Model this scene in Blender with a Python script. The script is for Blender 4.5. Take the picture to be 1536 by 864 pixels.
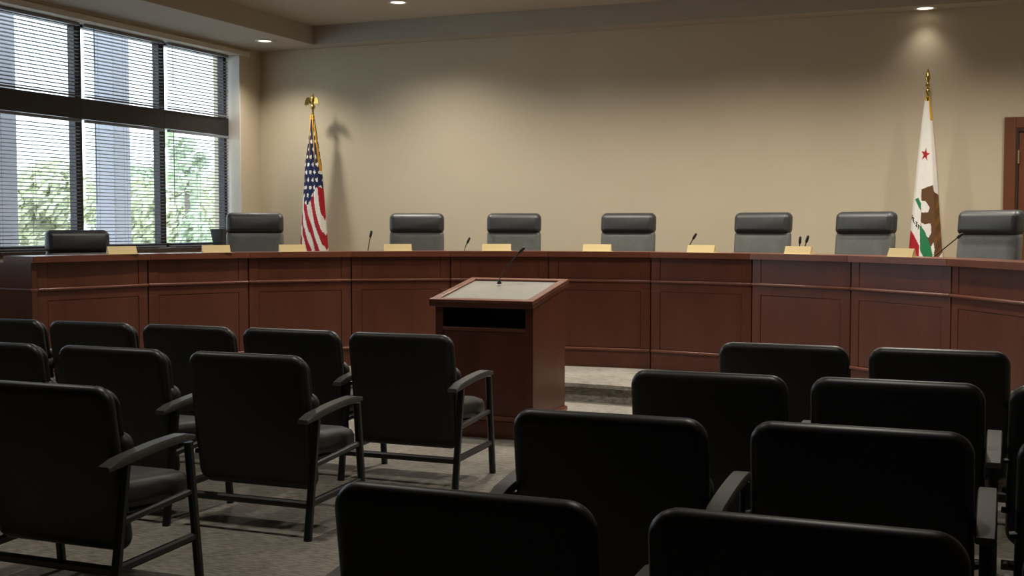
import bpy, bmesh, math, random
from mathutils import Vector, Matrix
random.seed(7)
R = math.radians
S = bpy.context.scene
COL = S.collection
for o in list(bpy.data.objects):
    bpy.data.objects.remove(o)

# ------------------------------------------------------------------ camera
cam_d = bpy.data.cameras.new('camera')
cam_d.sensor_width = 36.0
cam_d.lens = 42.75
cam_d.clip_end = 300
cam = bpy.data.objects.new('camera', cam_d)
COL.objects.link(cam)
cam.location = (0, 0, 1.42)
cam.rotation_euler = (R(90 - 2.95), 0, R(22.11))
S.camera = cam

# ------------------------------------------------------------------ world, exposure
SKY = 5.2
w = bpy.data.worlds.new('overcast_sky')
S.world = w
w.use_nodes = True
bg = w.node_tree.nodes['Background']
bg.inputs['Color'].default_value = (0.80, 0.90, 1.0, 1)
bg.inputs['Strength'].default_value = SKY
S.view_settings.view_transform = 'Standard'
S.view_settings.look = 'None'
S.view_settings.gamma = 1
S.view_settings.use_curve_mapping = False
S.view_settings.exposure = 0.0

LAMP_W = 270.0
LAMP_COL = (1.0, 0.925, 0.82)

# ------------------------------------------------------------------ materials
def lin(c):
    return tuple((v / 12.92 if v <= 0.04045 else ((v + 0.055) / 1.055) ** 2.4) for v in c)

def rgb(r, g, b):
    return lin((r / 255, g / 255, b / 255))

def mat(name, col, rough=0.5, metal=0.0, spec=0.5, noise=None, bump=None, emit=None, coat=0.0):
    """noise=(scale, strength, stretch) colour variation; bump=(scale, strength, distance)"""
    m = bpy.data.materials.new(name)
    m.use_nodes = True
    nt = m.node_tree
    b = nt.nodes['Principled BSDF']
    b.inputs['Base Color'].default_value = (*col, 1)
    b.inputs['Roughness'].default_value = rough
    b.inputs['Metallic'].default_value = metal
    b.inputs['Specular IOR Level'].default_value = spec
    b.inputs['Coat Weight'].default_value = coat
    b.inputs['Coat Roughness'].default_value = 0.15
    tc = None
    if noise or bump:
        tc = nt.nodes.new('ShaderNodeTexCoord')
    if noise:
        sc, st, stretch = noise
        mp = nt.nodes.new('ShaderNodeMapping')
        mp.inputs['Scale'].default_value = stretch
        n = nt.nodes.new('ShaderNodeTexNoise')
        n.inputs['Scale'].default_value = sc
        n.inputs['Detail'].default_value = 6
        n.inputs['Roughness'].default_value = 0.6
        cr = nt.nodes.new('ShaderNodeValToRGB')
        cr.color_ramp.elements[0].position = 0.3
        cr.color_ramp.elements[1].position = 0.7
        cr.color_ramp.elements[0].color = (*[v * (1 - st) for v in col], 1)
        cr.color_ramp.elements[1].color = (*[min(1, v * (1 + st)) for v in col], 1)
        nt.links.new(tc.outputs['Object'], mp.inputs['Vector'])
        nt.links.new(mp.outputs['Vector'], n.inputs['Vector'])
        nt.links.new(n.outputs['Fac'], cr.inputs['Fac'])
        nt.links.new(cr.outputs['Color'], b.inputs['Base Color'])
    if bump:
        sc, st, di = bump
        n2 = nt.nodes.new('ShaderNodeTexNoise')
        n2.inputs['Scale'].default_value = sc
        n2.inputs['Detail'].default_value = 4
        bp = nt.nodes.new('ShaderNodeBump')
        bp.inputs['Strength'].default_value = st
        bp.inputs['Distance'].default_value = di
        nt.links.new(tc.outputs['Object'], n2.inputs['Vector'])
        nt.links.new(n2.outputs['Fac'], bp.inputs['Height'])
        nt.links.new(bp.outputs['Normal'], b.inputs['Normal'])
    if emit:
        b.inputs['Emission Color'].default_value = (*emit[0], 1)
        b.inputs['Emission Strength'].default_value = emit[1]
    return m

M = {}
M['wall'] = mat('beige_wall_paint', rgb(194, 181, 156), 0.85, noise=(1.2, 0.03, (1, 1, 1)), bump=(160, 0.06, 0.002))
M['ceiling'] = mat('ceiling_paint', rgb(172, 164, 150), 0.9, bump=(120, 0.05, 0.002))
M['trim'] = mat('pale_trim_paint', rgb(206, 200, 188), 0.6, bump=(80, 0.03, 0.001))
M['frame'] = mat('dark_bronze_frame', rgb(44, 41, 42), 0.4, 0.3, noise=(8, 0.1, (1, 1, 1)))
M['sill'] = mat('dark_sill', rgb(58, 44, 40), 0.25, noise=(6, 0.15, (1, 1, 1)))
M['slat'] = mat('blind_slat', rgb(118, 121, 128), 0.45, noise=(3, 0.04, (1, 1, 1)))
M['cord'] = mat('blind_cord', rgb(95, 96, 100), 0.8, noise=(30, 0.1, (1, 1, 1)))
M['wood'] = mat('mahogany', rgb(88, 48, 34), 0.34, noise=(5, 0.22, (1.2, 1.2, 0.14)), bump=(70, 0.03, 0.001), spec=0.45)
M['wood_edge'] = mat('mahogany_moulding', rgb(106, 61, 45), 0.3, noise=(5, 0.15, (0.2, 1, 1)), spec=0.5)
M['wood_dark'] = mat('mahogany_dark_board', rgb(50, 26, 19), 0.5, noise=(5, 0.15, (1, 1, 0.2)))  # darker mahogany for the desk carcass and door jambs
M['door'] = mat('door_wood', rgb(104, 60, 36), 0.42, noise=(5, 0.16, (1, 1, 0.12)))
M['black_in'] = mat('black_cubby', rgb(14, 14, 15), 0.3, noise=(4, 0.2, (1, 1, 1)))
M['leaf_glass'] = mat('lectern_pad', rgb(146, 145, 138), 0.22, noise=(4, 0.05, (1, 1, 1)), spec=0.6)
M['vinyl'] = mat('black_vinyl', rgb(16, 17, 18), 0.42, noise=(30, 0.12, (1, 1, 1)), bump=(260, 0.05, 0.001), spec=0.6)
M['vinyl_seat'] = mat('black_vinyl_seat', rgb(40, 40, 40), 0.42, noise=(30, 0.1, (1, 1, 1)), bump=(240, 0.06, 0.001), spec=0.45)
M['metal_black'] = mat('black_steel_tube', rgb(20, 20, 21), 0.33, 0.0, noise=(20, 0.1, (1, 1, 1)), spec=0.5)
M['arm'] = mat('black_arm_pad', rgb(66, 65, 62), 0.42, noise=(20, 0.1, (1, 1, 1)), spec=0.55)
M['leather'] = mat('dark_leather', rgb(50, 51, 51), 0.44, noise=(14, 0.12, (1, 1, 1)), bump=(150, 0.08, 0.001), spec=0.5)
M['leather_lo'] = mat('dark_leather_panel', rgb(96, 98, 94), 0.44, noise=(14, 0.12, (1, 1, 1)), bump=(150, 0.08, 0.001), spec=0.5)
M['plastic'] = mat('black_plastic', rgb(24, 24, 26), 0.4, noise=(20, 0.1, (1, 1, 1)))
M['plate'] = mat('brass_nameplate', rgb(204, 182, 130), 0.45, 0.1, noise=(6, 0.06, (0.3, 1, 1)))
M['gold'] = mat('polished_brass', rgb(205, 172, 92), 0.22, 1.0, noise=(12, 0.08, (1, 1, 1)))
M['gold_cloth'] = mat('gold_fringe', rgb(214, 158, 40), 0.8, noise=(60, 0.2, (1, 1, 0.2)))
M['hinge'] = mat('dull_brass_hinge', rgb(170, 150, 110), 0.4, 0.7, noise=(20, 0.1, (1, 1, 1)))
M['lamp_on'] = mat('lamp_lens', (1, 0.95, 0.85), 0.5, emit=((1, 0.9, 0.74), 2.2), noise=(10, 0.02, (1, 1, 1)))
M['lamp_ring'] = mat('lamp_ring', rgb(205, 200, 190), 0.4, noise=(10, 0.03, (1, 1, 1)))
M['column'] = mat('grey_render', rgb(150, 150, 158), 0.9, noise=(2, 0.06, (1, 1, 1)), bump=(60, 0.1, 0.003))
M['paving'] = mat('pale_paving', rgb(186, 186, 180), 0.9, noise=(1.0, 0.12, (1, 1, 1)))
M['bark'] = mat('bark', rgb(112, 100, 88), 0.9, noise=(9, 0.25, (1, 1, 0.2)), bump=(30, 0.3, 0.01))
M['foliage_a'] = mat('pale_hazed_foliage', rgb(216, 219, 190), 0.7, noise=(1.4, 0.3, (1, 1, 1)))  # leaf colour lifted towards white to stand in for outdoor haze
M['foliage_b'] = mat('deep_hazed_foliage', rgb(198, 208, 182), 0.7, noise=(1.4, 0.3, (1, 1, 1)))  # haze painted into this second leaf colour too, slightly less pale
for k in ('foliage_a', 'foliage_b'):
    nt = M[k].node_tree
    pb = nt.nodes['Principled BSDF']; outn = [n for n in nt.nodes if n.type == 'OUTPUT_MATERIAL'][0]
    tr = nt.nodes.new('ShaderNodeBsdfTranslucent'); mxs = nt.nodes.new('ShaderNodeMixShader'); mxs.inputs['Fac'].default_value = .45
    src = pb.inputs['Base Color'].links[0].from_socket
    nt.links.new(src, tr.inputs['Color']); nt.links.new(pb.outputs[0], mxs.inputs[1]); nt.links.new(tr.outputs[0], mxs.inputs[2])
    nt.links.new(mxs.outputs[0], outn.inputs['Surface'])
M['pot'] = mat('dark_pot', rgb(48, 48, 50), 0.5, noise=(9, 0.1, (1, 1, 1)))

def carpet_mat():
    m = mat('loop_carpet', rgb(128, 120, 106), 0.95, spec=0.15)
    nt = m.node_tree
    b = nt.nodes['Principled BSDF']
    tc = nt.nodes.new('ShaderNodeTexCoord')
    n1 = nt.nodes.new('ShaderNodeTexNoise'); n1.inputs['Scale'].default_value = 55; n1.inputs['Detail'].default_value = 3
    n2 = nt.nodes.new('ShaderNodeTexNoise'); n2.inputs['Scale'].default_value = 3; n2.inputs['Detail'].default_value = 3
    mp = nt.nodes.new('ShaderNodeMapping'); mp.inputs['Scale'].default_value = (0.35, 1.6, 1)
    mx = nt.nodes.new('ShaderNodeMath'); mx.operation = 'MULTIPLY_ADD'; mx.inputs[1].default_value = 0.35
    cr = nt.nodes.new('ShaderNodeValToRGB')
    cr.color_ramp.elements[0].position = 0.38; cr.color_ramp.elements[1].position = 0.92
    cr.color_ramp.elements[0].color = (*rgb(84, 80, 74), 1)
    cr.color_ramp.elements[1].color = (*rgb(150, 145, 134), 1)
    bp = nt.nodes.new('ShaderNodeBump'); bp.inputs['Strength'].default_value = 0.5; bp.inputs['Distance'].default_value = 0.006
    L = nt.links.new
    L(tc.outputs['Object'], mp.inputs['Vector']); L(mp.outputs['Vector'], n1.inputs['Vector'])
    L(tc.outputs['Object'], n2.inputs['Vector'])
    L(n2.outputs['Fac'], mx.inputs[0]); L(n1.outputs['Fac'], mx.inputs[2])
    L(mx.outputs[0], cr.inputs['Fac']); L(cr.outputs['Color'], b.inputs['Base Color'])
    L(n1.outputs['Fac'], bp.inputs['Height']); L(bp.outputs['Normal'], b.inputs['Normal'])
    return m
M['carpet'] = carpet_mat()

def glass_mat():
    m = bpy.data.materials.new('window_glass'); m.use_nodes = True
    nt = m.node_tree; nt.nodes.clear()
    out = nt.nodes.new('ShaderNodeOutputMaterial')
    t = nt.nodes.new('ShaderNodeBsdfTransparent'); t.inputs['Color'].default_value = (0.92, 0.95, 0.96, 1)
    g = nt.nodes.new('ShaderNodeBsdfGlossy'); g.inputs['Roughness'].default_value = 0.02
    mx = nt.nodes.new('ShaderNodeMixShader')
    L = nt.links.new
    mx.inputs['Fac'].default_value = .05; L(t.outputs[0], mx.inputs[1]); L(g.outputs[0], mx.inputs[2])
    L(mx.outputs[0], out.inputs['Surface'])
    return m
M['glass'] = glass_mat()

def flag_mat(name):
    m = mat(name, (0.8, 0.8, 0.8), 0.75, bump=(90, 0.08, 0.002), spec=0.25)
    nt = m.node_tree
    a = nt.nodes.new('ShaderNodeAttribute'); a.attribute_name = 'dye'
    nt.links.new(a.outputs['Color'], nt.nodes['Principled BSDF'].inputs['Base Color'])
    return m
M['flag'] = flag_mat('flag_cloth')

# ------------------------------------------------------------------ helpers
def obj(name, bm, m, parent=None, loc=(0, 0, 0), rot=(0, 0, 0), smooth=None):
    bmesh.ops.recalc_face_normals(bm, faces=bm.faces)
    me = bpy.data.meshes.new(name)
    if smooth:
        for f in bm.faces:
            f.smooth = True
    bm.to_mesh(me); bm.free()
    if smooth and smooth is not True:
        me.set_sharp_from_angle(angle=R(smooth))
    me.materials.append(M[m] if isinstance(m, str) else m)
    o = bpy.data.objects.new(name, me)
    COL.objects.link(o)
    o.location = loc; o.rotation_euler = rot
    if parent: o.parent = parent
    return o

def mesh_obj(name, me, parent=None, loc=(0, 0, 0), rot=(0, 0, 0)):
    o = bpy.data.objects.new(name, me); COL.objects.link(o)
    o.location = loc; o.rotation_euler = rot
    if parent: o.parent = parent
    return o

def tag(o, label, cat, group=None):
    o['label'] = label; o['category'] = cat
    if group: o['group'] = group
    return o

def struct(o, label=None):
    o['kind'] = 'structure'
    if label: o['label'] = label
    return o

def thing(name, label, cat, loc=(0, 0, 0), rz=0.0, group=None):
    o = bpy.data.objects.new(name, None); COL.objects.link(o)
    o.empty_display_size = 0.1
    o.location = loc; o.rotation_euler = (0, 0, rz)
    return tag(o, label, cat, group)

def copy_tree(src, parent=None):
    c = src.copy(); COL.objects.link(c)
    c.parent = parent
    for ch in list(src.children):
        copy_tree(ch, c)
    return c

def place_copy(src, loc, rz, label):
    c = copy_tree(src)
    c.location = loc; c.rotation_euler = (0, 0, rz); c['label'] = label
    return c

def bx(bm, x0, x1, y0, y1, z0, z1, bev=0.0, seg=2):
    mt = Matrix.Translation(((x0 + x1) / 2, (y0 + y1) / 2, (z0 + z1) / 2)) @ Matrix.Diagonal((x1 - x0, y1 - y0, z1 - z0, 1))
    r = bmesh.ops.create_cube(bm, size=1.0, matrix=mt)
    if bev > 0:
        es = {e for v in r['verts'] for e in v.link_edges}
        bmesh.ops.bevel(bm, geom=list(es), offset=bev, segments=seg, affect='EDGES', profile=0.5)
    return bm

def box(x0, x1, y0, y1, z0, z1, bev=0.0, seg=2):
    return bx(bmesh.new(), x0, x1, y0, y1, z0, z1, bev, seg)

def prism(bm, pts, z0, z1):
    lo = [bm.verts.new((p[0], p[1], z0)) for p in pts]
    hi = [bm.verts.new((p[0], p[1], z1)) for p in pts]
    n = len(pts)
    bm.faces.new(lo[::-1]); bm.faces.new(hi)
    for i in range(n):
        bm.faces.new((lo[i], lo[(i + 1) % n], hi[(i + 1) % n], hi[i]))
    return bm

def tube(bm, pts, rad, n=8, cap=True, flat=1.0):
    """pts list of Vector, rad float or list"""
    pts = [Vector(p) for p in pts]
    rs = rad if isinstance(rad, (list, tuple)) else [rad] * len(pts)
    rings = []
    up0 = Vector((0, 0, 1))
    for i, p in enumerate(pts):
        d = (pts[min(i + 1, len(pts) - 1)] - pts[max(i - 1, 0)]).normalized()
        u = up0 if abs(d.dot(up0)) < 0.95 else Vector((0, 1, 0))
        a = d.cross(u).normalized(); b = a.cross(d).normalized()
        rings.append([bm.verts.new(p + (a * math.cos(2 * math.pi * k / n) + b * math.sin(2 * math.pi * k / n) * flat) * rs[i]) for k in range(n)])
    for i in range(len(rings) - 1):
        for k in range(n):
            bm.faces.new((rings[i][k], rings[i][(k + 1) % n], rings[i + 1][(k + 1) % n], rings[i + 1][k]))
    if cap:
        bm.faces.new(rings[0][::-1]); bm.faces.new(rings[-1])
    return bm

def bar(bm, p, q, wx, wy):
    """rectangular bar between two points (roughly vertical or horizontal)"""
    p = Vector(p); q = Vector(q); d = (q - p).normalized()
    u = Vector((1, 0, 0)) if abs(d.x) < 0.9 else Vector((0, 0, 1))
    b = d.cross(u).normalized(); a = b.cross(d).normalized()
    c = 0.25
    prof = [(-.5, -.5 + c), (-.5 + c, -.5), (.5 - c, -.5), (.5, -.5 + c), (.5, .5 - c), (.5 - c, .5), (-.5 + c, .5), (-.5, .5 - c)]
    r0 = [bm.verts.new(p + a * wx * s + b * wy * t) for s, t in prof]
    r1 = [bm.verts.new(q + a * wx * s + b * wy * t) for s, t in prof]
    n = len(prof)
    for k in range(n):
        bm.faces.new((r0[k], r0[(k + 1) % n], r1[(k + 1) % n], r1[k]))
    bm.faces.new(r0[::-1]); bm.faces.new(r1)
    return bm

def lathe(bm, prof, n=20, cx=0.0, cy=0.0):
    rings = []
    for r, z in prof:
        rings.append([bm.verts.new((cx + max(r, 1e-4) * math.cos(2 * math.pi * k / n), cy + max(r, 1e-4) * math.sin(2 * math.pi * k / n), z)) for k in range(n)])
    for i in range(len(rings) - 1):
        for k in range(n):
            bm.faces.new((rings[i][k], rings[i][(k + 1) % n], rings[i + 1][(k + 1) % n], rings[i + 1][k]))
    bm.faces.new(rings[0][::-1]); bm.faces.new(rings[-1])
    return bm

def rr_outline(wd, ht, r, n=6):
    r = max(0.001, min(r, wd / 2 - 1e-4, ht / 2 - 1e-4))
    out = []
    for cx, cz, a0 in ((wd / 2 - r, ht / 2 - r, 0), (-wd / 2 + r, ht / 2 - r, 90), (-wd / 2 + r, -ht / 2 + r, 180), (wd / 2 - r, -ht / 2 + r, 270)):
        for k in range(n + 1):
            a = R(a0 + 90 * k / n)
            out.append((cx + r * math.cos(a), cz + r * math.sin(a)))
    return out

def slab(wd, ht, r, prof, bend=None, n=6):
    """rounded-rectangle slab in local XZ; prof = [(inset, y), ...]; bend(x,y,z)->(x,y,z)"""
    bm = bmesh.new()
    rings = []
    for ins, y in prof:
        rings.append([bm.verts.new((x, y, z)) for x, z in rr_outline(wd - 2 * ins, ht - 2 * ins, r - ins, n)])
    m = len(rings[0])
    for i in range(len(rings) - 1):
        for k in range(m):
            bm.faces.new((rings[i][k], rings[i][(k + 1) % m], rings[i + 1][(k + 1) % m], rings[i + 1][k]))
    bm.faces.new(rings[0]); bm.faces.new(rings[-1][::-1])
    if bend:
        for v in bm.verts:
            v.co = Vector(bend(*v.co))
    return bm

# ------------------------------------------------------------------ room shell
XW, XE, YB, YF = -8.01, 2.3, 12.0, -2.6      # window wall, right wall, back wall, wall behind the camera
ZS, ZT = 3.41, 3.615                        # soffit and tray ceiling heights
WZ0, WZ1 = 1.19, 3.325                       # window opening
WYS = [5.51, 6.745, 7.98, 9.215, 10.45, 11.58]   # mullion centres; first two bays are out of view, added for daylight
WY0, WY1 = WYS[0], WYS[-1]
TH = 0.36

struct(obj('floor', box(XW - .3, XE + .3, YF - .3, YB + .3, -0.12, 0.0), 'carpet'), 'grey beige loop carpet floor of the hall')
struct(obj('wall_back', box(XW - TH, XE + TH, YB, YB + TH, 0, 3.9), 'wall'), 'plain beige painted wall behind the dais')
struct(obj('wall_right', box(XE, XE + TH, YF, YB, 0, 3.9), 'wall'), 'beige side wall')
struct(obj('wall_front', box(XW - TH, XE + TH, YF - TH, YF, 0, 3.9), 'wall'), 'beige rear wall of the hall')
b = bmesh.new()
bx(b, XW - TH, XW, YF, YB, 0, WZ0 - .04)
bx(b, XW - TH, XW, YF, YB, WZ1 + .055, 3.9)
bx(b, XW - TH, XW, WY1 + .02, YB, WZ0 - .04, WZ1 + .055)
bx(b, XW - TH, XW, YF, WY0, WZ0 - .04, WZ1 + .055)
struct(obj('wall_left', b, 'wall'), 'beige wall around the large window')

# tray ceiling: lower soffit ring, vertical faces and raised centre
TX0, TX1, TY0, TY1 = -7.13, XE - .95, YF + .9, 11.72
b = bmesh.new()
bx(b, XW, TX0, YF, YB, ZS, ZS + .06)
bx(b, TX1, XE, YF, YB, ZS, ZS + .06)
bx(b, TX0, TX1, TY1, YB, ZS, ZS + .06)
bx(b, TX0, TX1, YF, TY0, ZS, ZS + .06)
e = .05
bx(b, TX0 - e, TX0, TY0 - e, TY1 + e, ZS + .06, ZT)
bx(b, TX1, TX1 + e, TY0 - e, TY1 + e, ZS + .06, ZT)
bx(b, TX0, TX1, TY1, TY1 + e, ZS + .06, ZT)
bx(b, TX0, TX1, TY0 - e, TY0, ZS + .06, ZT)
bx(b, TX0 - e, TX1 + e, TY0 - e, TY1 + e, ZT, ZT + .08)
struct(obj('ceiling', b, 'ceiling'), 'painted tray ceiling with a lower soffit along the walls')

# ------------------------------------------------------------------ dais geometry
CX, CY, RR = -3.188, 6.712, 3.687
JA = [-82.2, -66.6, -52.6, -38.2, -24.2, -10.2, 4.5, 19.3, 34.2, 50.3, 65.5, 80.5]
def pol(r, a, z=0.0):
    return Vector((CX + r * math.sin(R(a)), CY + r * math.cos(R(a)), z))

ST = 0.15
# lower carpeted step (ring) and the upper dais floor behind the desk
b = bmesh.new()
arc_in = [pol(RR - 1.16, a) for a in range(-90, 91, 5)]
arc_out = [pol(RR + .3, a) for a in range(90, -91, -5)]
prism(b, [(p.x, p.y) for p in arc_in + arc_out], 0, ST - .03)
struct(obj('floor_step', b, 'carpet'), 'curved carpeted step in front of the dais')
b = bmesh.new()
arc_in2 = [pol(RR - 1.185, a) for a in range(-90, 91, 5)]
prism(b, [(p.x, p.y) for p in arc_in2 + arc_out], ST - .03, ST)
struct(obj('trim_1', b, 'carpet'), 'carpeted nosing along the edge of the step')
b = bmesh.new()
pts = [pol(RR + .05, a) for a in range(-88, 89, 4)]
pts = [(p.x, p.y) for p in pts] + [(XE - .001, pts[-1].y), (XE - .001, YB - .001), (XW + .001, YB - .001), (XW + .001, pts[0].y)]
prism(b, pts, ST, 2 * ST)
struct(obj('floor_dais', b, 'carpet'), 'raised dais floor behind the curved desk')

# ------------------------------------------------------------------ windows
for i in range(5):
    ya, yb = WYS[i], WYS[i + 1]
    fx0, fx1 = XW - .26, XW - .175
    win = bpy.data.objects.new('window_%d' % (i + 1), None); COL.objects.link(win)
    win.location = (XW - .22, ya, WZ0)
    struct(win, 'dark framed window bay with an upper and a lower pane')
    def wpart(nm, bm, m):
        bmesh.ops.translate(bm, verts=bm.verts, vec=(-(XW - .22), -ya, -WZ0))
        return obj(nm, bm, m, win)
    hw = .045
    wpart('mullion', box(fx0, fx1, ya - (hw if i else 0), ya + hw, WZ0, WZ1, .004), 'frame')
    if i == 4:
        wpart('mullion', box(fx0, fx1, yb - hw, yb, WZ0, WZ1, .004), 'frame')
    y0, y1 = ya + hw, yb - hw
    wpart('bottom_rail', box(fx0, fx1, y0, y1, WZ0, WZ0 + .045, .003), 'frame')
    wpart('top_rail', box(fx0, fx1, y0, y1, WZ1 - .03, WZ1, .003), 'frame')
    wpart('transom', box(fx0, XW - .145, y0 - .045, y1 + .045, 2.43, 2.625, .004), 'frame')
    wpart('pane', box(XW - .225, XW - .22, y0, y1, WZ0 + .045, 2.43), 'glass')
    wpart('pane', box(XW - .225, XW - .22, y0, y1, 2.625, WZ1 - .03), 'glass')

struct(obj('trim_2', box(XW - .26, XW + .03, WY0 - .05, WY1 + .005, WZ0 - .04, WZ0, .006), 'sill'), 'dark window sill board')
struct(obj('trim_3', box(XW - .26, XW + .025, WY0 - .1, WY1 + .18, WZ1, WZ1 + .055, .004), 'trim'), 'pale header board above the window')
struct(obj('trim_4', box(XW - .26, XW + .004, WY1 - .0, WY1 + .02, WZ0, WZ1, .002), 'trim'), 'pale window reveal at the corner')

# venetian blinds: one per pane
SL, PITCH = .034, .034
slat_me = None
def make_slat(length):
    bm = bmesh.new()
    prof = []
    nn = 4
    for k in range(nn + 1):
        t = k / nn - .5
        prof.append((t * SL, .0035 * (1 - 4 * t * t)))
    top = [(x, z + .0008) for x, z in prof]
    bot = [(x, z - .0008) for x, z in prof][::-1]
    sec = top + bot
    r0 = [bm.verts.new((x, -length / 2, z)) for x, z in sec]
    r1 = [bm.verts.new((x, length / 2, z)) for x, z in sec]
    n = len(sec)
    for k in range(n):
        bm.faces.new((r0[k], r0[(k + 1) % n], r1[(k + 1) % n], r1[k]))
    bm.faces.new(r0[::-1]); bm.faces.new(r1)
    return bm
BL = 1.225 - .075
first = obj('slat', make_slat(BL), 'slat')
slat_me = first.data
bpy.data.objects.remove(first)
bay_names = {4: 'nearest the back wall', 3: 'second bay from the back wall', 2: 'third bay from the back wall',
             1: 'fourth bay from the back wall', 0: 'fifth bay from the back wall'}
def blind(bay, upper):
    ya, yb = WYS[bay], WYS[bay + 1]
    yc = (ya + yb) / 2 - .004
    z1 = WZ1 - .004 if upper else 2.42
    z0 = 2.632 if upper else WZ0 + .006
    t = thing('venetian_blind', ('short' if upper else 'tall') + ' slatted blind, ' + ('upper' if upper else 'lower') + ' pane, ' + bay_names[bay],
              'blind', (XW - .125, yc, z0), 0, 'venetian blinds over the windows')
    H = z1 - z0
    BL_ = yb - ya - .075
    obj('head_rail', box(-.02, .02, -BL_ / 2, BL_ / 2, H - .026, H, .002), 'slat', t)
    obj('bottom_rail', box(-.016, .016, -BL_ / 2, BL_ / 2, 0, .014, .003), 'slat', t)
    n = int((H - .05) / PITCH)
    for k in range(n):
        mesh_obj('slat', slat_me, t, (0, 0, .03 + k * PITCH), (0, R(-11), 0)).scale = (1, BL_ / BL, 1)
    for yy in (-.42, -.02, .42):
        bm = bmesh.new(); tube(bm, [(.0175, yy, .01), (.0175, yy, H - .02)], .0012, 5)
        tube(bm, [(-.0175, yy, .01), (-.0175, yy, H - .02)], .0012, 5)
        obj('ladder_cord', bm, 'cord', t)
    bm = bmesh.new(); tube(bm, [(.024, -.47, H - .02), (.026, -.47, H * .35)], .0035, 6)
    obj('tilt_wand', bm, 'cord', t)
    return t
for bay in range(5):
    for up in (True, False):
        blind(bay, up)

# ------------------------------------------------------------------ door in the back wall
dr = bpy.data.objects.new('door_1', None); COL.objects.link(dr)
dr.location = (-.036, YB, .3); struct(dr, 'dark wooden door with brown casing at the end of the back wall')
DW, DHT = 1.12, 2.1
obj('casing', box(0, .1, -.035, .002, 0, DHT, .006), 'door', dr)
obj('casing', box(DW - .1, DW, -.035, .002, 0, DHT, .006), 'door', dr)
obj('head_casing', box(.1, DW - .1, -.035, .002, DHT - .1, DHT, .006), 'door', dr)
obj('jamb', box(.1, .122, -.03, .004, 0, DHT - .1), 'wood_dark', dr)
obj('head_jamb', box(.122, DW - .1, -.03, .004, DHT - .13, DHT - .1), 'wood_dark', dr)
lf = obj('door_leaf', box(.126, DW - .104, -.012, .004, .01, DHT - .135, .003), 'door', dr)
for hz in (.25, 1.0, 1.68):
    bm = bmesh.new(); lathe(bm, [(.009, hz), (.009, hz + .12)], 8, .124, -.028)
    obj('hinge', bm, 'hinge', lf)
bm = bmesh.new(); lathe(bm, [(.028, -.012), (.028, 0)], 16); tube(bm, [(0, 0, -.04), (.12, 0, -.045)], .009, 8); tube(bm, [(0, 0, -.045), (0, 0, 0)], .01, 8)
obj('door_handle', bm, 'hinge', lf, (DW - .17, -.012, 1.0), (R(-90), 0, R(180)))

# ------------------------------------------------------------------ ceiling downlights
def downlight(x, y, z, label, power, blend=.6, angle=105):
    t = thing('recessed_downlight', label, 'ceiling light', (x, y, z), 0, 'recessed ceiling downlights')
    bm = bmesh.new()
    n = 28
    prof = [(.072, -.001), (.078, -.008), (.098, -.008), (.102, 0.0), (.072, 0.0)]
    rings = [[bm.verts.new((r * math.cos(2 * math.pi * k / n), r * math.sin(2 * math.pi * k / n), zz)) for k in range(n)] for r, zz in prof]
    for i in range(len(rings)):
        for k in range(n):
            a, c = rings[i], rings[(i + 1) % len(rings)]
            bm.faces.new((a[k], a[(k + 1) % n], c[(k + 1) % n], c[k]))
    obj('trim_ring', bm, 'lamp_ring', t, smooth=40)
    bm = bmesh.new(); lathe(bm, [(.0715, -.003), (.06, -.005), (.02, -.0055)], 28)
    obj('lamp_lens', bm, 'lamp_on', t)
    ld = bpy.data.lights.new('downlight_beam', 'SPOT')
    ld.energy = power; ld.color = LAMP_COL; ld.spot_size = R(angle); ld.spot_blend = blend
    ld.shadow_soft_size = .07
    lo = bpy.data.objects.new('downlight_beam', ld); COL.objects.link(lo)
    lo.parent = t; lo.location = (0, 0, -.02)
    return t
downlight(-7.457, 11.263, ZS, 'lit round downlight in the soffit by the window corner', LAMP_W * .55, 1.0, 130)
downlight(-5.594, 10.787, ZT, 'lit round downlight in the raised ceiling above the dais', LAMP_W, 1.0, 140)
downlight(-0.73, 11.86, ZS, 'lit round downlight in the soffit above the white flag', LAMP_W * .032, 1.0, 105)
downlight(-3.9, 10.25, ZT, 'round downlight over the desk chair behind the lectern', LAMP_W * 1.15, 1.0, 145)
downlight(-2.3, 10.25, ZT, 'round downlight over the middle of the curved desk', LAMP_W * 1.15, 1.0, 145)
downlight(-0.7, 10.25, ZT, 'round downlight over the right end of the curved desk', LAMP_W * 1.15, 1.0, 145)
downlight(0.9, 10.25, ZT, 'round downlight in front of the brown door', LAMP_W * 1.15, 1.0, 145)
downlight(-5.507, 7.9, ZT, 'round downlight over the left end of the desk', LAMP_W, 1.0, 130)
downlight(-3.1, 7.9, ZT, 'round downlight over the lectern', LAMP_W, 1.0, 130)
downlight(-0.7, 7.9, ZT, 'round downlight over the open floor on the right', LAMP_W, 1.0, 130)
for yy, fr in ((4.3, .45),):
    for xx, wh in ((-5.507, 'left'), (-3.1, 'middle'), (-0.7, 'right')):
        downlight(xx, yy, ZT, 'round downlight over the %s of the %s seating' % (wh, 'audience'), LAMP_W * fr, 1.0, 130)

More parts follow.
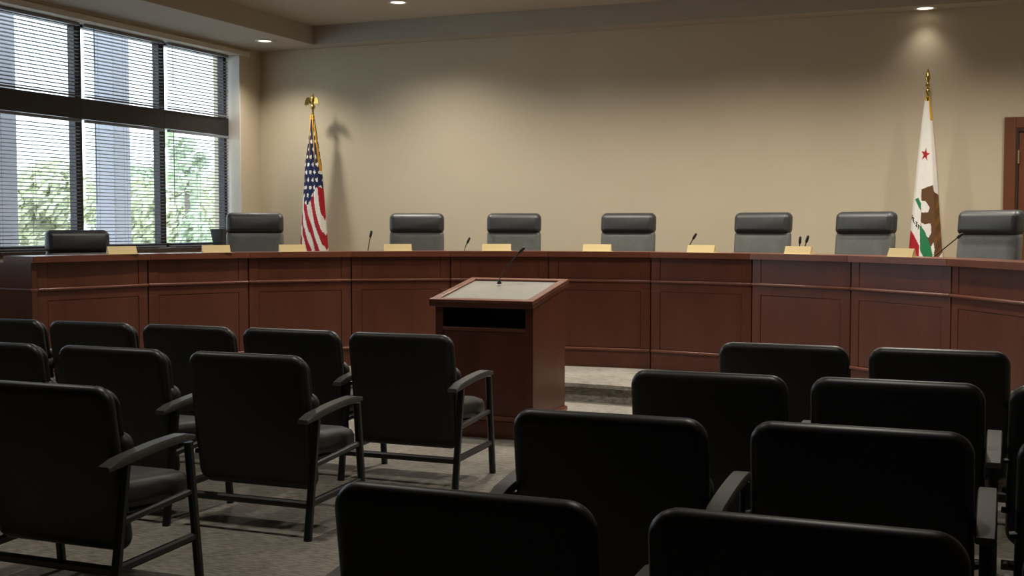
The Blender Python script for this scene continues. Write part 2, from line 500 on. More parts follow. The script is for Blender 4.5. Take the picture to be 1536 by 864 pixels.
# ------------------------------------------------------------------ curved desk sections
ORD = ['first', 'second', 'third', 'fourth', 'fifth', 'sixth', 'seventh', 'eighth', 'ninth', 'tenth', 'eleventh']
def desk_section(i):
    a0, a1 = JA[i], JA[i + 1]
    p0, p1 = pol(RR, a0), pol(RR, a1)
    mid = (p0 + p1) / 2
    d = p1 - p0
    L = d.length
    rz = math.atan2(d.y, d.x)
    t = thing('desk_section', 'mahogany panelled front of the curved desk, %s section from the window end' % ORD[i], 'desk',
              (mid.x, mid.y, ST), rz, 'panelled sections of the curved desk')
    h = L / 2 - .005
    sw = .085
    obj('carcass', box(-h - .012, h + .012, .029, .07, 0, .985), 'wood_dark', t)
    obj('kickboard', box(-h, h, .004, .03, 0, .15, .002), 'wood', t)
    bm = bmesh.new(); bx(bm, -h, h, -.016, .03, .15, .176, .009, 3)
    obj('base_moulding', bm, 'wood_edge', t, smooth=40)
    for s in (-1, 1):
        obj('stile', box(min(s * h, s * (h - sw)), max(s * h, s * (h - sw)), 0, .03, .176, .69, .0015), 'wood', t)
    obj('top_rail', box(-h, h, 0, .03, .69, .765, .002), 'wood', t)
    pn = slab(2 * (h - sw) - .003, .514 - .003, .001, [(0, .03), (0, .006), (.004, .003)], n=1)
    obj('lower_panel', pn, 'wood', t, (0, 0, .433))
    bm = bmesh.new(); bx(bm, -h - .004, h + .004, -.02, .03, .765, .79, .011, 3)
    obj('rail_moulding', bm, 'wood_edge', t, smooth=40)
    for s in (-1, 1):
        obj('upper_stile', box(min(s * h, s * (h - sw)), max(s * h, s * (h - sw)), 0, .03, .79, .985, .002), 'wood', t)
    obj('upper_panel', box(-h + sw + .002, h - sw - .002, .004, .03, .79, .985, .002), 'wood', t)
    if i == 9:
        obj('cable_port', box(.03, .12, -.006, .03, .355, .415, .004), 'black_in', t)
    return t
NSEC = len(JA) - 1
for i in range(NSEC):
    desk_section(i)

# end panels of the desk
def end_panel(a, sgn, label):
    p = pol(RR - .02, a, ST)
    d = pol(1, a) - pol(0, a)
    t = thing('desk_end_panel', label, 'desk', p, math.atan2(d.y, d.x), 'end panels of the curved desk')
    y0, y1 = (-.03 * sgn, .03 * sgn)
    ya, yb = min(y0, y1), max(y0, y1)
    obj('panel', box(.0, .7, ya + .004, yb - .004, 0, .985, .003), 'wood', t)
    bm = bmesh.new(); bx(bm, -.002, .7, ya - .008, yb + .008, .765, .79, .008, 3)
    obj('rail_moulding', bm, 'wood_edge', t, smooth=40)
    bm = bmesh.new(); bx(bm, -.002, .7, ya - .008, yb + .008, .15, .176, .008, 3)
    obj('base_moulding', bm, 'wood_edge', t, smooth=40)
end_panel(JA[0] - .55, 1, 'flat mahogany end panel closing the desk on the window side')
end_panel(JA[-1] + .55, 1, 'flat mahogany end panel closing the desk on the right side')

wt = thing('desk_worktop', 'long curved mahogany ledge and worktop along the dais desk', 'worktop', pol(RR, 0, 1.135))
ox, oy, oz = wt.location
for i in range(NSEC):
    a0 = JA[i] - (.95 if i == 0 else -.004); a1 = JA[i + 1] + (.95 if i == NSEC - 1 else -.004)
    q = [pol(RR - .045, a0), pol(RR - .045, a1), pol(RR + .3, a1), pol(RR + .3, a0)]
    bm = bmesh.new(); prism(bm, [(p.x - ox, p.y - oy) for p in q], 0.0, .05)
    bmesh.ops.bevel(bm, geom=list(bm.edges), offset=.003, segments=2, affect='EDGES')
    obj('ledge_board', bm, 'wood_edge', wt)
    q = [pol(RR + .075, a0), pol(RR + .075, a1), pol(RR + .68, a1), pol(RR + .68, a0)]
    bm = bmesh.new(); prism(bm, [(p.x - ox, p.y - oy) for p in q], 1.03 - oz, 1.06 - oz)
    obj('work_surface', bm, 'wood', wt)
LEDGE = 1.185

# ------------------------------------------------------------------ name plates
plate_ang = [-70.5, -57.3, -46.6, -31.7, -17.6, -3.1, 12.1, 26.6, 42.8]
plate_w = [.245, .24, .235, .25, .262, .257, .253, .235, .23]
plate_tilt = [-9, -8, 3, 0, 0, 0, 0, 6, 6]
for i, a in enumerate(plate_ang):
    # on the chord, not the arc
    k = max(j for j in range(NSEC) if JA[j] <= a)
    p0, p1 = pol(RR, JA[k]), pol(RR, JA[k + 1])
    am = (JA[k] + JA[k + 1]) / 2
    rad = RR * math.cos(R((JA[k + 1] - JA[k]) / 2)) / math.cos(R(a - am))
    p = pol(rad - .012, a, LEDGE)
    t = thing('name_plate', 'plain gold name plate on the desk ledge, %s from the window end' % ORD[i], 'name plate', p,
              R(-am + plate_tilt[i]), 'name plates on the desk ledge')
    wv = plate_w[i] / 2
    bm = bmesh.new()
    sec = [(-.024, 0), (.03, 0), (.012, .066), (.004, .066)]
    r0 = [bm.verts.new((-wv, y, z)) for y, z in sec]; r1 = [bm.verts.new((wv, y, z)) for y, z in sec]
    for q in range(4):
        bm.faces.new((r0[q], r0[(q + 1) % 4], r1[(q + 1) % 4], r1[q]))
    bm.faces.new(r0[::-1]); bm.faces.new(r1)
    obj('face_plate', bm, 'plate', t)
    obj('foot', box(-wv + .005, wv + .012, -.03, .045, 0, .006, .002), 'plate', t)

# ------------------------------------------------------------------ gooseneck microphones on the desk
def mic(base, tip, bend, label, br=1.0):
    t = thing('gooseneck_microphone', label, 'microphone', base, 0, 'gooseneck microphones')
    bm = bmesh.new()
    lathe(bm, [(.045 * br, 0), (.045 * br, .012), (max(.01, .02 * br), .022), (.008, .03)], 16)
    obj('base', bm, 'plastic', t, smooth=40)
    v = Vector(tip) - Vector(base)
    pts = []
    for k in range(11):
        s = k / 10
        pts.append(Vector((v.x * s ** bend, v.y * s ** bend, .025 + (v.z - .025) * s)))
    bm = bmesh.new(); tube(bm, pts, .0045, 6)
    obj('stem', bm, 'plastic', t, smooth=True)
    dr_ = (pts[-1] - pts[-2]).normalized()
    bm = bmesh.new(); tube(bm, [pts[-1] - dr_ * .01, pts[-1], pts[-1] + dr_ * .02, pts[-1] + dr_ * .05, pts[-1] + dr_ * .058], [.005, .011, .012, .011, .004], 10)
    obj('capsule', bm, 'plastic', t, smooth=40)
    return t
mic((-5.55, 10.05, 1.06), (-5.522, 10.066, 1.315), 1.6, 'thin black microphone left of the third desk chair')
mic((-4.76, 10.48, 1.06), (-4.722, 10.5, 1.255), 2.0, 'short black microphone between the third and fourth desk chairs')
mic((-2.69, 10.77, 1.06), (-2.61, 10.757, 1.30), 1.7, 'bent black microphone right of the middle desk chair')
mic((-1.60, 10.475, 1.06), (-1.565, 10.462, 1.28), 1.8, 'thin black microphone between the two desk chairs on the right')
mic((-1.635, 10.5, 1.06), (-1.625, 10.495, 1.27), 1.5, 'second thin microphone standing close behind the eighth name plate')
mic((-0.62, 9.9, 1.06), (-0.335, 9.64, 1.33), 1.0, 'long slanted black microphone before the white flag')

# ------------------------------------------------------------------ high-backed leather chairs on the dais
def exec_chair(dz=0.0):
    """faces -Y, back-top plane near y=0, total height 1.25+dz above its floor"""
    t = thing('executive_chair', '', 'chair', (0, 0, 0), 0, 'leather chairs behind the desk')
    bm = bmesh.new()
    for k in range(5):
        a = R(72 * k + 18)
        tube(bm, [(0, -.26, .09), (.15 * math.cos(a), -.26 + .15 * math.sin(a), .085), (.29 * math.cos(a), -.26 + .29 * math.sin(a), .06)], [.028, .024, .018], 8)
    obj('star_base', bm, 'plastic', t, smooth=50)
    for k in range(5):
        a = R(72 * k + 18)
        bm = bmesh.new(); tube(bm, [(.29 * math.cos(a) - .02 * math.sin(a), -.26 + .29 * math.sin(a) + .02 * math.cos(a), .028), (.29 * math.cos(a) + .02 * math.sin(a), -.26 + .29 * math.sin(a) - .02 * math.cos(a), .028)], .028, 12)
        obj('caster', bm, 'plastic', t, smooth=40)
    bm = bmesh.new(); lathe(bm, [(.03, .09), (.03, .25), (.02, .25), (.02, .42 + dz)], 14, 0, -.26)
    obj('gas_lift', bm, 'plastic', t, smooth=40)
    # seat
    prof = [(.03, -.045), (.008, -.035), (0, -.015), (0, .02), (.012, .042), (.05, .055)]
    bm = slab(.53, .5, .1, prof)
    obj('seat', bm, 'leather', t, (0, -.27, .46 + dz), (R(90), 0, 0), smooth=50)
    def rec(x, y, z):
        return (x * (1.0 - .05 * max(0, z)), y + .10 * (z + .0) + .5 * x * x * -.55, z + .012 * (1 - (x / .27) ** 2) * (1 if z > .0 else 0))
    # lower back panel
    prof = [(.02, .045), (.004, .035), (0, .02), (0, -.01), (.006, -.028), (.03, -.042), (.09, -.05)]
    bm = slab(.545, .56, .06, prof, rec)
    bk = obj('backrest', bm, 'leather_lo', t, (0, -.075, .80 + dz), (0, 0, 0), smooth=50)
    bm = bmesh.new(); tube(bm, [(.0, -.053 + .1 * z, z) for z in (-.2, -.1, 0, .1, .19)], .003, 6)
    obj('seam', bm, 'leather', bk)
    prof = [(.02, .05), (.004, .042), (0, .02), (0, -.02), (.006, -.045), (.022, -.066), (.05, -.078)]
    bm = slab(.54, .2, .05, prof, lambda x, y, z: (x, y + .10 * z - .28 * x * x, z + .014 * (1 - (x / .27) ** 2)))
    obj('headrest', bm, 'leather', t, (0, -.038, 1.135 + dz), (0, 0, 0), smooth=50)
    for s in (-1, 1):
        bm = bmesh.new()
        tube(bm, [(s * .29, -.08, .70 + dz), (s * .3, -.25, .69 + dz), (s * .3, -.43, .67 + dz), (s * .29, -.46, .62 + dz), (s * .27, -.40, .47 + dz)], [.022, .026, .026, .022, .02], 10)
        obj('arm', bm, 'plastic', t, smooth=50)
    return t
ex_pos = [(-7.56, 8.445), (-6.72, 9.943), (-5.46, 10.925), (-4.558, 11.299), (-3.421, 11.493), (-2.076, 11.368), (-1.113, 11.026), (-0.085, 10.338)]
ex_turn = [0, 0, 0, 0, 0, 0, 0, 0]
ex_lab = ['low leather desk chair in front of the window, nearest the window end',
          'grey leather desk chair between the window and the striped flag',
          'leather desk chair just right of the striped flag',
          'leather desk chair directly behind the lectern microphone',
          'leather desk chair in the middle of the back wall, fifth from the window',
          'leather desk chair, sixth from the window end',
          'leather desk chair just left of the white flag',
          'leather desk chair in front of the brown door']
high = exec_chair(0.0)
low = exec_chair(-.16)
for i, (x, y) in enumerate(ex_pos):
    o = low if i == 0 else (high if i == 1 else copy_tree(high))
    o.location = (x, y, .3)
    f = Vector((CX, CY - 1.2)) - Vector((x, y))
    o.rotation_euler = (0, 0, math.atan2(f.x, -f.y) + R(ex_turn[i]))
    o['label'] = ex_lab[i]

# ------------------------------------------------------------------ lectern
LX0, LX1, LY0, LY1 = -3.575, -2.865, 7.42, 8.04
lt = thing('lectern', 'mahogany lectern with slanted pale top and open black shelf', 'lectern', ((LX0 + LX1) / 2, (LY0 + LY1) / 2, 0))
lx, ly = (LX1 - LX0) / 2, (LY1 - LY0) / 2
def sideprism(x0, x1, zt0, zt1, y0, y1, zb):
    bm = bmesh.new()
    sec = [(y0, zb), (y1, zb), (y1, zt1), (y0, zt0)]
    r0 = [bm.verts.new((x0, y, z)) for y, z in sec]; r1 = [bm.verts.new((x1, y, z)) for y, z in sec]
    for q in range(4):
        bm.faces.new((r0[q], r0[(q + 1) % 4], r1[(q + 1) % 4], r1[q]))
    bm.faces.new(r0[::-1]); bm.faces.new(r1)
    return bm
ZF, ZR = .885, .985
obj('side_panel', sideprism(-lx, -lx + .03, ZF, ZR, -ly + .02, ly, .1), 'wood', lt)
obj('side_panel', sideprism(lx - .03, lx, ZF, ZR, -ly + .02, ly, .1), 'wood', lt)
obj('back_panel', box(-lx + .03, lx - .03, ly - .025, ly, .1, .96), 'wood', lt)
for s in (-1, 1):
    obj('stile', box(min(s * lx, s * (lx - .055)), max(s * lx, s * (lx - .055)), -ly, -ly + .022, .15, .885, .003), 'wood', lt)
obj('top_rail', box(-lx + .055, lx - .055, -ly, -ly + .022, .868, .885, .002), 'wood', lt)
obj('front_panel', box(-lx + .055, lx - .055, -ly + .012, -ly + .03, .15, .715, .002), 'wood', lt)
obj('shelf', box(-lx + .03, lx - .03, -ly + .002, ly - .03, .715, .737, .003), 'wood_edge', lt)
cb = bmesh.new()
bx(cb, -lx + .031, lx - .031, ly - .2, ly - .19, .737, .87)
bx(cb, -lx + .031, -lx + .04, -ly + .03, ly - .2, .737, .87)
bx(cb, lx - .04, lx - .031, -ly + .03, ly - .2, .737, .87)
bx(cb, -lx + .04, lx - .04, -ly + .03, ly - .2, .737, .741)
obj('cubby_liner', cb, 'black_in', lt)
bm = bmesh.new(); bx(bm, -lx - .012, lx + .012, -ly - .012, ly + .012, 0, .115, .006)
obj('plinth', bm, 'wood', lt, smooth=40)
bm = bmesh.new(); bx(bm, -lx - .018, lx + .018, -ly - .018, ly + .018, .115, .15, .012, 3)
obj('plinth_moulding', bm, 'wood_edge', lt, smooth=40)
# sloped top: tray with raised border
slope = math.atan2(ZR - ZF, LY1 - LY0 - .02)
tl = .71 / math.cos(slope) / 2
tp = obj('top_board', box(-.375, .375, -tl, tl, 0, .032, .004), 'wood', lt, (0, -.01, (ZF + ZR) / 2), (slope, 0, 0))
bw = .055
obj('border', box(-.375, .375, -tl, -tl + bw, .032, .05, .004), 'wood_edge', tp)
obj('border', box(-.375, .375, tl - bw, tl, .032, .05, .004), 'wood_edge', tp)
obj('border', box(-.375, -.375 + bw, -tl + bw, tl - bw, .032, .05, .004), 'wood_edge', tp)
obj('border', box(  .375 - bw, .375, -tl + bw, tl - bw, .032, .05, .004), 'wood_edge', tp)
obj('reading_surface', box(-.375 + bw, .375 - bw, -tl + bw, tl - bw, .032, .036), 'leaf_glass', tp)
mic((-3.30, 7.885, 1.008), (-3.165, 7.92, 1.225), 1.35, 'long thin gooseneck microphone on the lectern top', .35)

# ------------------------------------------------------------------ audience chairs
SX = .352
def side_frame(t, s):
    x = s * SX
    bm = bmesh.new(); bar(bm, (x, -.015, 0), (x, .07, .54), .034, .036); obj('rear_leg', bm, 'metal_black', t)
    bm = bmesh.new(); bar(bm, (x, .5, 0), (x, .44, .565), .034, .034); obj('front_leg', bm, 'metal_black', t)
    bm = bmesh.new(); bar(bm, (x, .05, .335), (x, .46, .365), .022, .028); obj('side_rail', bm, 'metal_black', t)
    bm = bmesh.new(); bar(bm, (x, .02, .165), (x, .475, .18), .022, .034); obj('side_stretcher', bm, 'metal_black', t)
    # curved arm pad: lower at the back, cresting forward
    bm = bmesh.new()
    n = 9
    rings = []
    for k in range(n):
        u = k / (n - 1)
        y = -.05 + .50 * u
        z = .548 + .042 * math.sin(u * math.pi * .56) + (-.004 if k in (0, n - 1) else 0)
        wd = .029 if 0 < k < n - 1 else .027
        th = .016 if 0 < k < n - 1 else .010
        sec = [(-wd, -th * .6), (-wd + .004, -th), (wd - .004, -th), (wd, -th * .6), (wd, th * .5), (wd - .004, th), (-wd + .004, th), (-wd, th * .5)]
        rings.append([bm.verts.new((x + a, y, z + c)) for a, c in sec])
    for i in range(n - 1):
        for k in range(8):
            bm.faces.new((rings[i][k], rings[i][(k + 1) % 8], rings[i + 1][(k + 1) % 8], rings[i + 1][k]))
    bm.faces.new(rings[0][::-1]); bm.faces.new(rings[-1])
    obj('arm_rest', bm, 'arm', t, smooth=30)

def hall_chair(left):
    """faces +Y; back-top outer edge at y=0; origin on the floor under it"""
    t = thing('hall_chair', '', 'chair', (0, 0, 0), 0, 'black hall chairs in rows')
    HB = .635
    def lean(x, y, z):
        s = (HB / 2 - z) / HB          # 0 at top, 1 at bottom
        return (x * (1 + .012 * s), y + .10 * s, z)
    prof = [(.045, 0.0), (.030, .0015), (.018, .006), (.009, .013), (.003, .022), (0, .034), (.002, .046), (.009, .057), (.02, .063)]
    bk = obj('back_shell', slab(.64, HB, .07, prof, lean, 8), 'vinyl', t, (0, 0, .832 - HB / 2), smooth=55)
    prof = [(.012, .05), (.004, .06), (.004, .068), (.02, .08), (.07, .088)]
    obj('back_cushion', slab(.585, .42, .07, prof, lambda x, y, z: (x, y + .10 * (.22 + (.21 - z)) / HB + .12 * x * x, z), 8),
        'vinyl_seat', t, (0, 0, .605), smooth=55)
    prof = [(.02, .0), (.004, .02), (0, .04), (.01, .06), (.03, .075)]
    obj('lumbar_roll', slab(.63, .15, .06, prof, lambda x, y, z: (x, y + .12 * x * x, z), 6), 'vinyl_seat', t, (0, .105, .575), smooth=55)
    prof = [(.03, -.055), (.006, -.045), (0, -.02), (0, .02), (.014, .045), (.06, .06)]
    obj('seat_cushion', slab(.62, .47, .07, prof, lambda x, y, z: (x, y - .0 - .02 * (z / .23), z), 6), 'vinyl_seat', t, (0, .305, .395), (R(-90), R(180), 0), smooth=55)
    obj('seat_pan', box(-.29, .29, .1, .5, .318, .342, .004), 'metal_black', t)
    EL = SX if left else .336
    for s in (-1, 1):
        SE = SX if s > 0 else EL
        bm = bmesh.new(); bar(bm, (s * .28, .42, .335), (s * SE, .42, .36), .022, .022); obj('bracket', bm, 'metal_black', t)
        bm = bmesh.new(); bar(bm, (s * .27, .12, .335), (s * SE, .1, .345), .022, .022); obj('bracket', bm, 'metal_black', t)
        bm = bmesh.new(); bar(bm, (s * .26, .075, .545), (s * SE, .07, .535), .018, .022); obj('bracket', bm, 'metal_black', t)
    bm = bmesh.new(); bar(bm, (-EL, .02, .155), (SX, .02, .155), .034, .03); obj('rear_stretcher', bm, 'metal_black', t)
    side_frame(t, 1)
    if left:
        side_frame(t, -1)
    return t
protoB = hall_chair(True)
protoA = hall_chair(False)
usedA = usedB = False
chairs = [
    # x, y, left frame too, turn, label
    (-3.060, 5.87, False, 0, 'black hall chair in the front row beside the lectern, at the aisle'),
    (-3.765, 5.88, False, 0, 'black hall chair in the front left row, second from the aisle'),
    (-4.470, 5.87, False, 0, 'black hall chair in the front left row, third from the aisle'),
    (-5.175, 5.86, False, 0, 'black hall chair in the front left row, fourth from the aisle'),
    (-5.880, 5.86, True, 0, 'black hall chair in the front left row, cut by the left edge'),
    (-3.240, 4.68, False, 0, 'black hall chair at the aisle in the second left row, full back in view'),
    (-4.010, 4.67, False, 0, 'black hall chair in the second left row, next to the aisle chair'),
    (-4.760, 4.66, True, 0, 'black hall chair in the second left row, cut by the left edge'),
    (-3.335, 3.50, True, 0, 'black hall chair nearest the camera on the left, large arm rest in view'),
    (-1.020, 6.05, True, 0, 'black hall chair in the front right row at the aisle'),
    (-0.29, 6.07, False, 0, 'black hall chair in the front right row, second from the aisle'),
    (-1.100, 4.76, True, 0, 'black hall chair in the second right row at the aisle'),
    (-0.38, 4.79, False, 0, 'black hall chair in the second right row, second from the aisle'),
    (0.34, 4.82, False, 0, 'black hall chair in the second right row, cut by the right edge'),
    (-1.150, 3.59, True, 0, 'black hall chair in the third right row at the aisle'),
    (-0.39, 3.63, False, 0, 'black hall chair in the third right row, second from the aisle'),
    (0.36, 3.65, False, 0, 'black hall chair in the third right row, cut by the right edge'),
    (-1.115, 2.40, True, 0, 'black hall chair at the bottom centre, nearest row at the aisle'),
    (-0.37, 2.42, False, 0, 'black hall chair at the bottom right, nearest row, second from the aisle'),
    (0.36, 2.44, False, 0, 'black hall chair in the nearest row, cut by the right bottom corner'),
]
for (x, y, lf_, tn, lab) in chairs:
    if lf_:
        o = copy_tree(protoB) if usedB else protoB; usedB = True
    else:
        o = copy_tree(protoA) if usedA else protoA; usedA = True
    o.location = (x, y, 0); o.rotation_euler = (0, 0, R(tn)); o['label'] = lab

# ------------------------------------------------------------------ flags
def flag_stand(name, label, loc, ztop, finial):
    t = thing(name, label, 'flag', loc)
    bm = bmesh.new(); lathe(bm, [(.16, 0), (.16, .02), (.13, .035), (.04, .06), (.025, .1), (.02, .14)], 28)
    obj('base', bm, 'gold', t, smooth=40)
    bm = bmesh.new(); tube(bm, [(0, 0, .1), (0, 0, ztop - .03)], .0125, 12)
    obj('pole', bm, 'gold', t, smooth=40)
    bm = bmesh.new(); finial(bm, ztop)
    obj('finial', bm, 'gold', t, smooth=45)
    return t

def eagle(bm, z):
    lathe(bm, [(.012, z - .05), (.02, z - .03), (.014, z), (.012, z + .05), (.022, z + .07), (.027, z + .085), (.022, z + .1), (.012, z + .115),
               (.018, z + .135), (.024, z + .16), (.02, z + .185), (.012, z + .2), (.013, z + .215), (.008, z + .228), (.001, z + .235)], 14)
    tube(bm, [(0, -.012, z + .215), (0, -.03, z + .208)], [.006, .001], 6)
    for s in (-1, 1):
        # spread wing: thick plate with feathered lower edge
        out = [(.01, .15), (.022, .17), (.045, .195), (.065, .19), (.082, .16), (.092, .105), (.08, .125), (.074, .095), (.064, .125), (.052, .105), (.044, .135), (.028, .12), (.012, .125)]
        f = [bm.verts.new((s * x, -.004 - .25 * x, z + zz)) for x, zz in out]
        g = [bm.verts.new((s * x, .006 - .25 * x, z + zz)) for x, zz in out]
        n = len(out)
        bm.faces.new(f); bm.faces.new(g[::-1])
        for k in range(n):
            bm.faces.new((f[k], f[(k + 1) % n], g[(k + 1) % n], g[k]))

def spear(bm, z):
    lathe(bm, [(.012, z - .05), (.02, z - .03), (.013, z), (.013, z + .03), (.02, z + .045), (.013, z + .06), (.012, z + .085), (.021, z + .1), (.012, z + .118),
               (.011, z + .13), (.022, z + .165), (.017, z + .2), (.008, z + .23), (.001, z + .255)], 14)

def drape(name, parent, ztop, length, width_fn, center_fn, dye, seed, pleats=5, nu=132, nv=150, hem=None):
    """gathered cloth hanging round the pole; dye(x, z, front) gives the cloth colour in flag-local metres"""
    rnd = random.Random(seed)
    ph = [rnd.uniform(0, 6.28) for _ in range(4)]
    me = bpy.data.meshes.new(name)
    vs = []; fs = []; info = []
    for j in range(nv + 1):
        t = j / nv
        for i in range(nu):
            th = 2 * math.pi * i / nu
            L = length * (1 + (.03 * math.sin(3 * th + ph[0]) if hem is None else hem(th)) * t)
            z = ztop - L * t
            wv = width_fn(t); cx = center_fn(t)
            pl = min(1, t * 2.2)
            rad = 1 + pl * (.14 * math.sin(pleats * th + ph[1] + .8 * t) + .07 * math.sin((2 * pleats + 1) * th + ph[2] - 1.2 * t))
            x = cx + wv * math.cos(th) * (1 + .25 * (rad - 1))
            y = -wv * .55 * math.sin(th) * rad - .02 * t
            vs.append((x, y, z))
    for j in range(nv):
        for i in range(nu):
            a = j * nu + i; b_ = j * nu + (i + 1) % nu
            fs.append((a, b_, b_ + nu, a + nu))
            th = 2 * math.pi * (i + .5) / nu
            info.append(math.sin(th) > -.02)
    # closing the lower edge keeps the cloth from reading as an open paper cone
    me.from_pydata(vs, [], fs)
    at = me.color_attributes.new('dye', 'FLOAT_COLOR', 'CORNER')
    for p in me.polygons:
        c = p.center
        col = dye(c.x, c.z, info[p.index])
        for li in p.loop_indices:
            at.data[li].color = (*col, 1)
        p.use_smooth = True
    me.materials.append(M['flag'])
    o = bpy.data.objects.new(name, me); COL.objects.link(o); o.parent = parent
    md = o.modifiers.new('thickness', 'SOLIDIFY'); md.thickness = .003
    return o

WHITE = rgb(226, 222, 214); RED = rgb(166, 30, 42); BLUE = rgb(30, 38, 74); GOLD = rgb(214, 160, 44)
GREEN = rgb(44, 122, 78); BROWN = rgb(98, 68, 42); BROWN2 = rgb(122, 84, 40); BLACK = rgb(34, 32, 32)

# -- striped flag with eagle
US_TOP = 2.345
us = flag_stand('national_flag', 'red, white and blue starred flag on a pole with a brass eagle', (-7.16, 11.75, .3), US_TOP, eagle)
def us_w(t):
    return .016 + .085 * min(1, t / .3) + .072 * max(0, min(1, (t - .3) / .55)) if t > 0 else .016
def us_c(t):
    return -.0 + .012 * t
us_rnd = random.Random(5)
def us_dye(x, z, front):
    d = US_TOP - z             # metres below the top of the cloth
    if d < .05:
        return GOLD
    edge = .90 + .10 * math.cos((x + .035) * 24)
    if x > .02 and d < .62 and abs(x - (.012 + .16 * (d - .03))) < .007:
        return GOLD
    if d < edge:
        # staggered rows of stars
        u = x / .052; v = d / .085
        row = math.floor(v)
        uu = u + (.5 if row % 2 else 0)
        fx = (uu - math.floor(uu) - .5) * .052; fz = (v - row - .5) * .085
        rad_ = math.hypot(fx * 1.25, fz * .8)
        an = math.atan2(fz, fx)
        if d > .16 and rad_ < .0165 * (1 + .18 * math.cos(5 * an)):
            return WHITE
        return BLUE
    s = (x - .26 * (d - .9) + .02 * math.sin(d * 7)) / .098
    return RED if (s - math.floor(s)) < .5 else WHITE
drape('flag_cloth', us, US_TOP, 1.85, us_w, us_c, us_dye, 3, pleats=5)
bm = bmesh.new()
tube(bm, [(.012, -.03, US_TOP - .0), (.03, -.05, US_TOP - .12), (.055, -.075, US_TOP - .35), (.08, -.09, US_TOP - .55)], .006, 8)
tube(bm, [(-.01, -.03, US_TOP), (-.005, -.06, US_TOP - .2), (.0, -.085, US_TOP - .5)], .005, 8)
obj('gold_cord', bm, 'gold_cloth', us, smooth=True)

# -- white flag with star and bear patch
CA_TOP = 2.29
ca = flag_stand('state_flag', 'white flag with red star, brown bear and gold fringe on a spear pole', (-0.69, 11.75, .3), CA_TOP, spear)
PX = 149.0
def inpoly(x, y, P):
    r = False; n = len(P); j = n - 1
    for i in range(n):
        if (P[i][1] > y) != (P[j][1] > y) and x < (P[j][0] - P[i][0]) * (y - P[i][1]) / (P[j][1] - P[i][1]) + P[i][0]:
            r = not r
        j = i
    return r
# cloth drawing units: 1 unit = 1/4.55/149 m; origin at the pole, y measured down from the cloth top
def U(pts):
    return [((x - 177) / 4.55 / PX, (y + 259) / 4.55 / PX) for x, y in pts]
star = []
for k in range(10):
    a = R(-90 + 36 * k + 10); rr_ = 44 if k % 2 == 0 else 17
    star.append((172 + rr_ * .62 * math.cos(a), 98 + rr_ * math.sin(a)))
star = U(star)
bear = U([(153, 312), (220, 285), (228, 330), (262, 352), (275, 450), (288, 560), (288, 690), (262, 730), (240, 752), (228, 690), (196, 640), (190, 600), (152, 545)])
bear_holes = [U([(153, 380), (180, 388), (204, 425), (196, 452), (153, 455)]), U([(152, 515), (175, 528), (212, 522), (216, 580), (200, 612), (170, 585)]), U([(214, 668), (230, 640), (238, 680), (232, 722), (222, 720)])]
greens = [U([(116, 372), (135, 364), (153, 400), (153, 445), (140, 425)]), U([(147, 535), (178, 570), (215, 670), (246, 800), (240, 828), (190, 770), (152, 690)])]
redp = U([(40, 480), (84, 552), (112, 590), (146, 660), (146, 1100), (30, 1100)])
GLY = {'C': ['111', '100', '100', '100', '111'], 'A': ['010', '101', '111', '101', '101'], 'L': ['100', '100', '100', '100', '111'],
       'I': ['111', '010', '010', '010', '111'], 'F': ['111', '100', '110', '100', '100'], 'R': ['110', '101', '110', '101', '101']}
text = []
for k, ch in enumerate('CALIF'):
    bxp, byp = 84 + k * 13.5, 448 + k * 21
    for r_, row in enumerate(GLY[ch]):
        for c_, v in enumerate(row):
            if v == '1':
                text.append(((bxp + c_ * 4.0 - 177) / 4.55 / PX, (byp + r_ * 6.2 + c_ * 4 + 259) / 4.55 / PX))
def ca_dye(x, z, front):
    d = CA_TOP - z
    if d < .035:
        return GOLD
    if d < .22 and x > .008 + .09 * d:
        return GOLD
    if not front:
        return WHITE
    if inpoly(x, d, star): return RED
    for P in greens:
        if inpoly(x, d, P): return GREEN
    if inpoly(x, d, bear):
        if any(inpoly(x, d, P) for P in bear_holes): return WHITE
        return BROWN2 if (x > .09 and math.sin(d * 40 + x * 60) > .2) else BROWN
    if inpoly(x, d, redp):
        if x < -.125 + max(0, d - 1.38) * .42 and d > 1.38: return GOLD
        return RED
    for tx, tz in text:
        if abs(x - tx) < .0036 and abs(d - tz) < .0052: return BLACK
    return WHITE
def ca_w(t):
    return .02 + .16 * min(1, t / .95) ** .85
def ca_c(t):
    return .0 + .012 * t
drape('flag_cloth', ca, CA_TOP, 1.9, ca_w, ca_c, ca_dye, 11, pleats=4, nu=240, nv=260)

# ------------------------------------------------------------------ small dark pot on the sill
pt = thing('sill_pot', 'small dark tapered square pot on the window sill beside a desk chair', 'pot', (XW + .085, 11.12, WZ0))
bm = slab(.25, .16, .015, [(.03, 0.0), (.03, .004), (.0, .17), (.0, .19), (.008, .19), (.01, .165)], n=3)
obj('body', bm, 'pot', pt, (0, 0, 0), (R(90), 0, R(90)), smooth=40)
sb = obj('sill_shelf', box(-.1, .11, -.16, .16, -.03, -.001, .003), 'sill', pt)

# ------------------------------------------------------------------ outside
grd = obj('ground_outside', box(-60, XW - TH, -10, 70, -.4, -.25), 'paving')
struct(grd, 'pale paving outside the windows')
for (x, y, lab) in ((-9.85, 11.65, 'grey square column outside the middle window bay'), (-9.85, 9.85, 'grey square column outside the left window bay'), (-9.85, 8.05, 'grey square column outside the fourth window bay')):
    t = thing('outside_column', lab, 'column', (x, y, -.25), 0, 'columns outside the window')
    obj('shaft', box(-.145, .145, -.145, .145, .3, 4.9, .012), 'column', t)
    obj('plinth', box(-.19, .19, -.19, .19, 0, .3, .012), 'column', t)

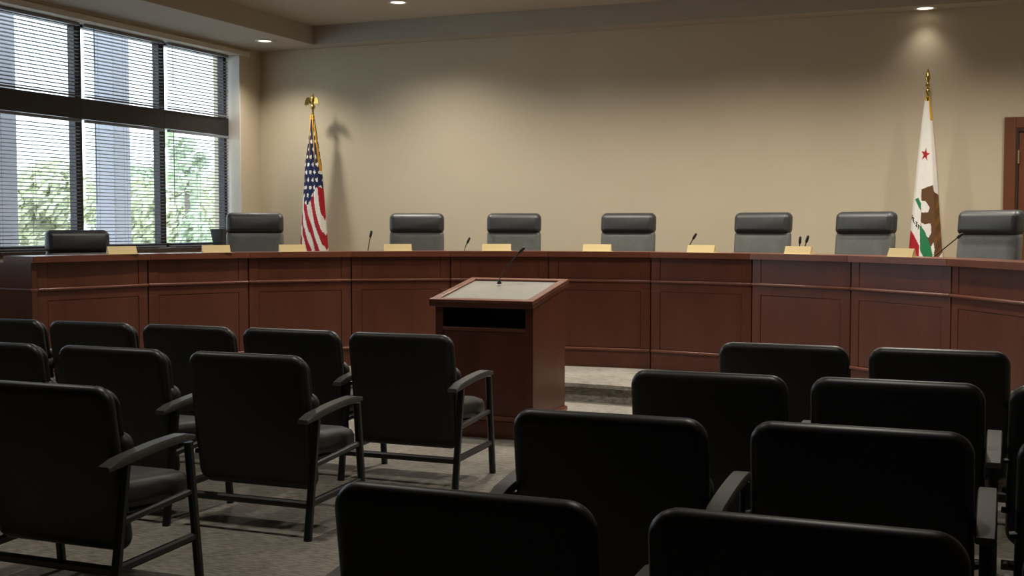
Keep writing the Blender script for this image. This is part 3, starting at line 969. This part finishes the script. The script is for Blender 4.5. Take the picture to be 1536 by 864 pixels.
def tree(loc, h, cr, m, label, nleaf, seed, lo=.25, leaf=.16, trunk=.12):
    rnd = random.Random(seed)
    t = thing('garden_tree', label, 'tree', loc, 0, 'trees outside the window')
    bm = bmesh.new(); tube(bm, [(0, 0, 0), (.05, .02, h * .4), (0, .05, h * .85)], [trunk, trunk * .7, trunk * .25], 8)
    obj('trunk', bm, 'bark', t, smooth=True)
    cl = []
    for k in range(14):
        zz = rnd.uniform(lo, .95)
        rr_ = cr * math.sin(math.pi * min(1, .15 + .8 * (1 - zz) + .1)) if zz > .5 else cr * (.6 + .5 * zz)
        a = rnd.uniform(0, 6.28); q = rnd.uniform(.1, .8) * rr_
        cl.append((q * math.cos(a), q * math.sin(a), zz * h, rnd.uniform(.3, .5) * cr))
    vs, fs = [], []
    for k in range(nleaf):
        c = rnd.choice(cl)
        d = Vector((rnd.gauss(0, 1), rnd.gauss(0, 1), rnd.gauss(0, 1))).normalized() * c[3] * rnd.uniform(.6, 1.05)
        p = Vector(c[:3]) + d
        nrm = (d.normalized() + Vector((rnd.uniform(-.6, .6), rnd.uniform(-.6, .6), rnd.uniform(-.2, .8)))).normalized()
        a = nrm.orthogonal().normalized(); b_ = nrm.cross(a)
        s = leaf * rnd.uniform(.6, 1.3); i0 = len(vs)
        vs += [p - a * s, p + b_ * s * .5 + nrm * s * .1, p + a * s, p - b_ * s * .5 + nrm * s * .1]
        fs.append((i0, i0 + 1, i0 + 2, i0 + 3))
    me = bpy.data.meshes.new('foliage'); me.from_pydata([tuple(v) for v in vs], [], fs); me.materials.append(M[m])
    o = bpy.data.objects.new('foliage', me); COL.objects.link(o); o.parent = t
    o['kind'] = 'stuff'
    return t
tree((-31.0, 33.5, -.25), 3.4, 2.3, 'foliage_a', 'haze-paled green bushy tree seen in the left window bay', 9000, 1, lo=.08)
tree((-35.5, 43.5, -.25), 3.9, 2.6, 'foliage_b', 'haze-paled green tree seen through the middle window bay', 9000, 2, lo=.08)
tree((-29.0, 36.5, -.25), 3.0, 2.1, 'foliage_a', 'haze-paled green tree seen beside the grey column', 9000, 3, lo=.08)
tree((-28.5, 41.8, -.25), 3.3, 2.3, 'foliage_a', 'haze-paled green tree seen in the bay by the corner', 9000, 4, lo=.08)
tree((-14.2, 18.75, -.25), 3.6, .5, 'foliage_b', 'slim upright tree with a straight grey trunk', 900, 5, lo=.3, leaf=.1, trunk=.09)
tree((-39.5, 36.5, -.25), 4.0, 3.0, 'foliage_b', 'broad green tree farthest left beyond the paving', 9000, 6, lo=.08)
tree((-33.0, 50.5, -.25), 4.0, 2.6, 'foliage_b', 'broad green tree farthest right beyond the paving', 9000, 8, lo=.08)
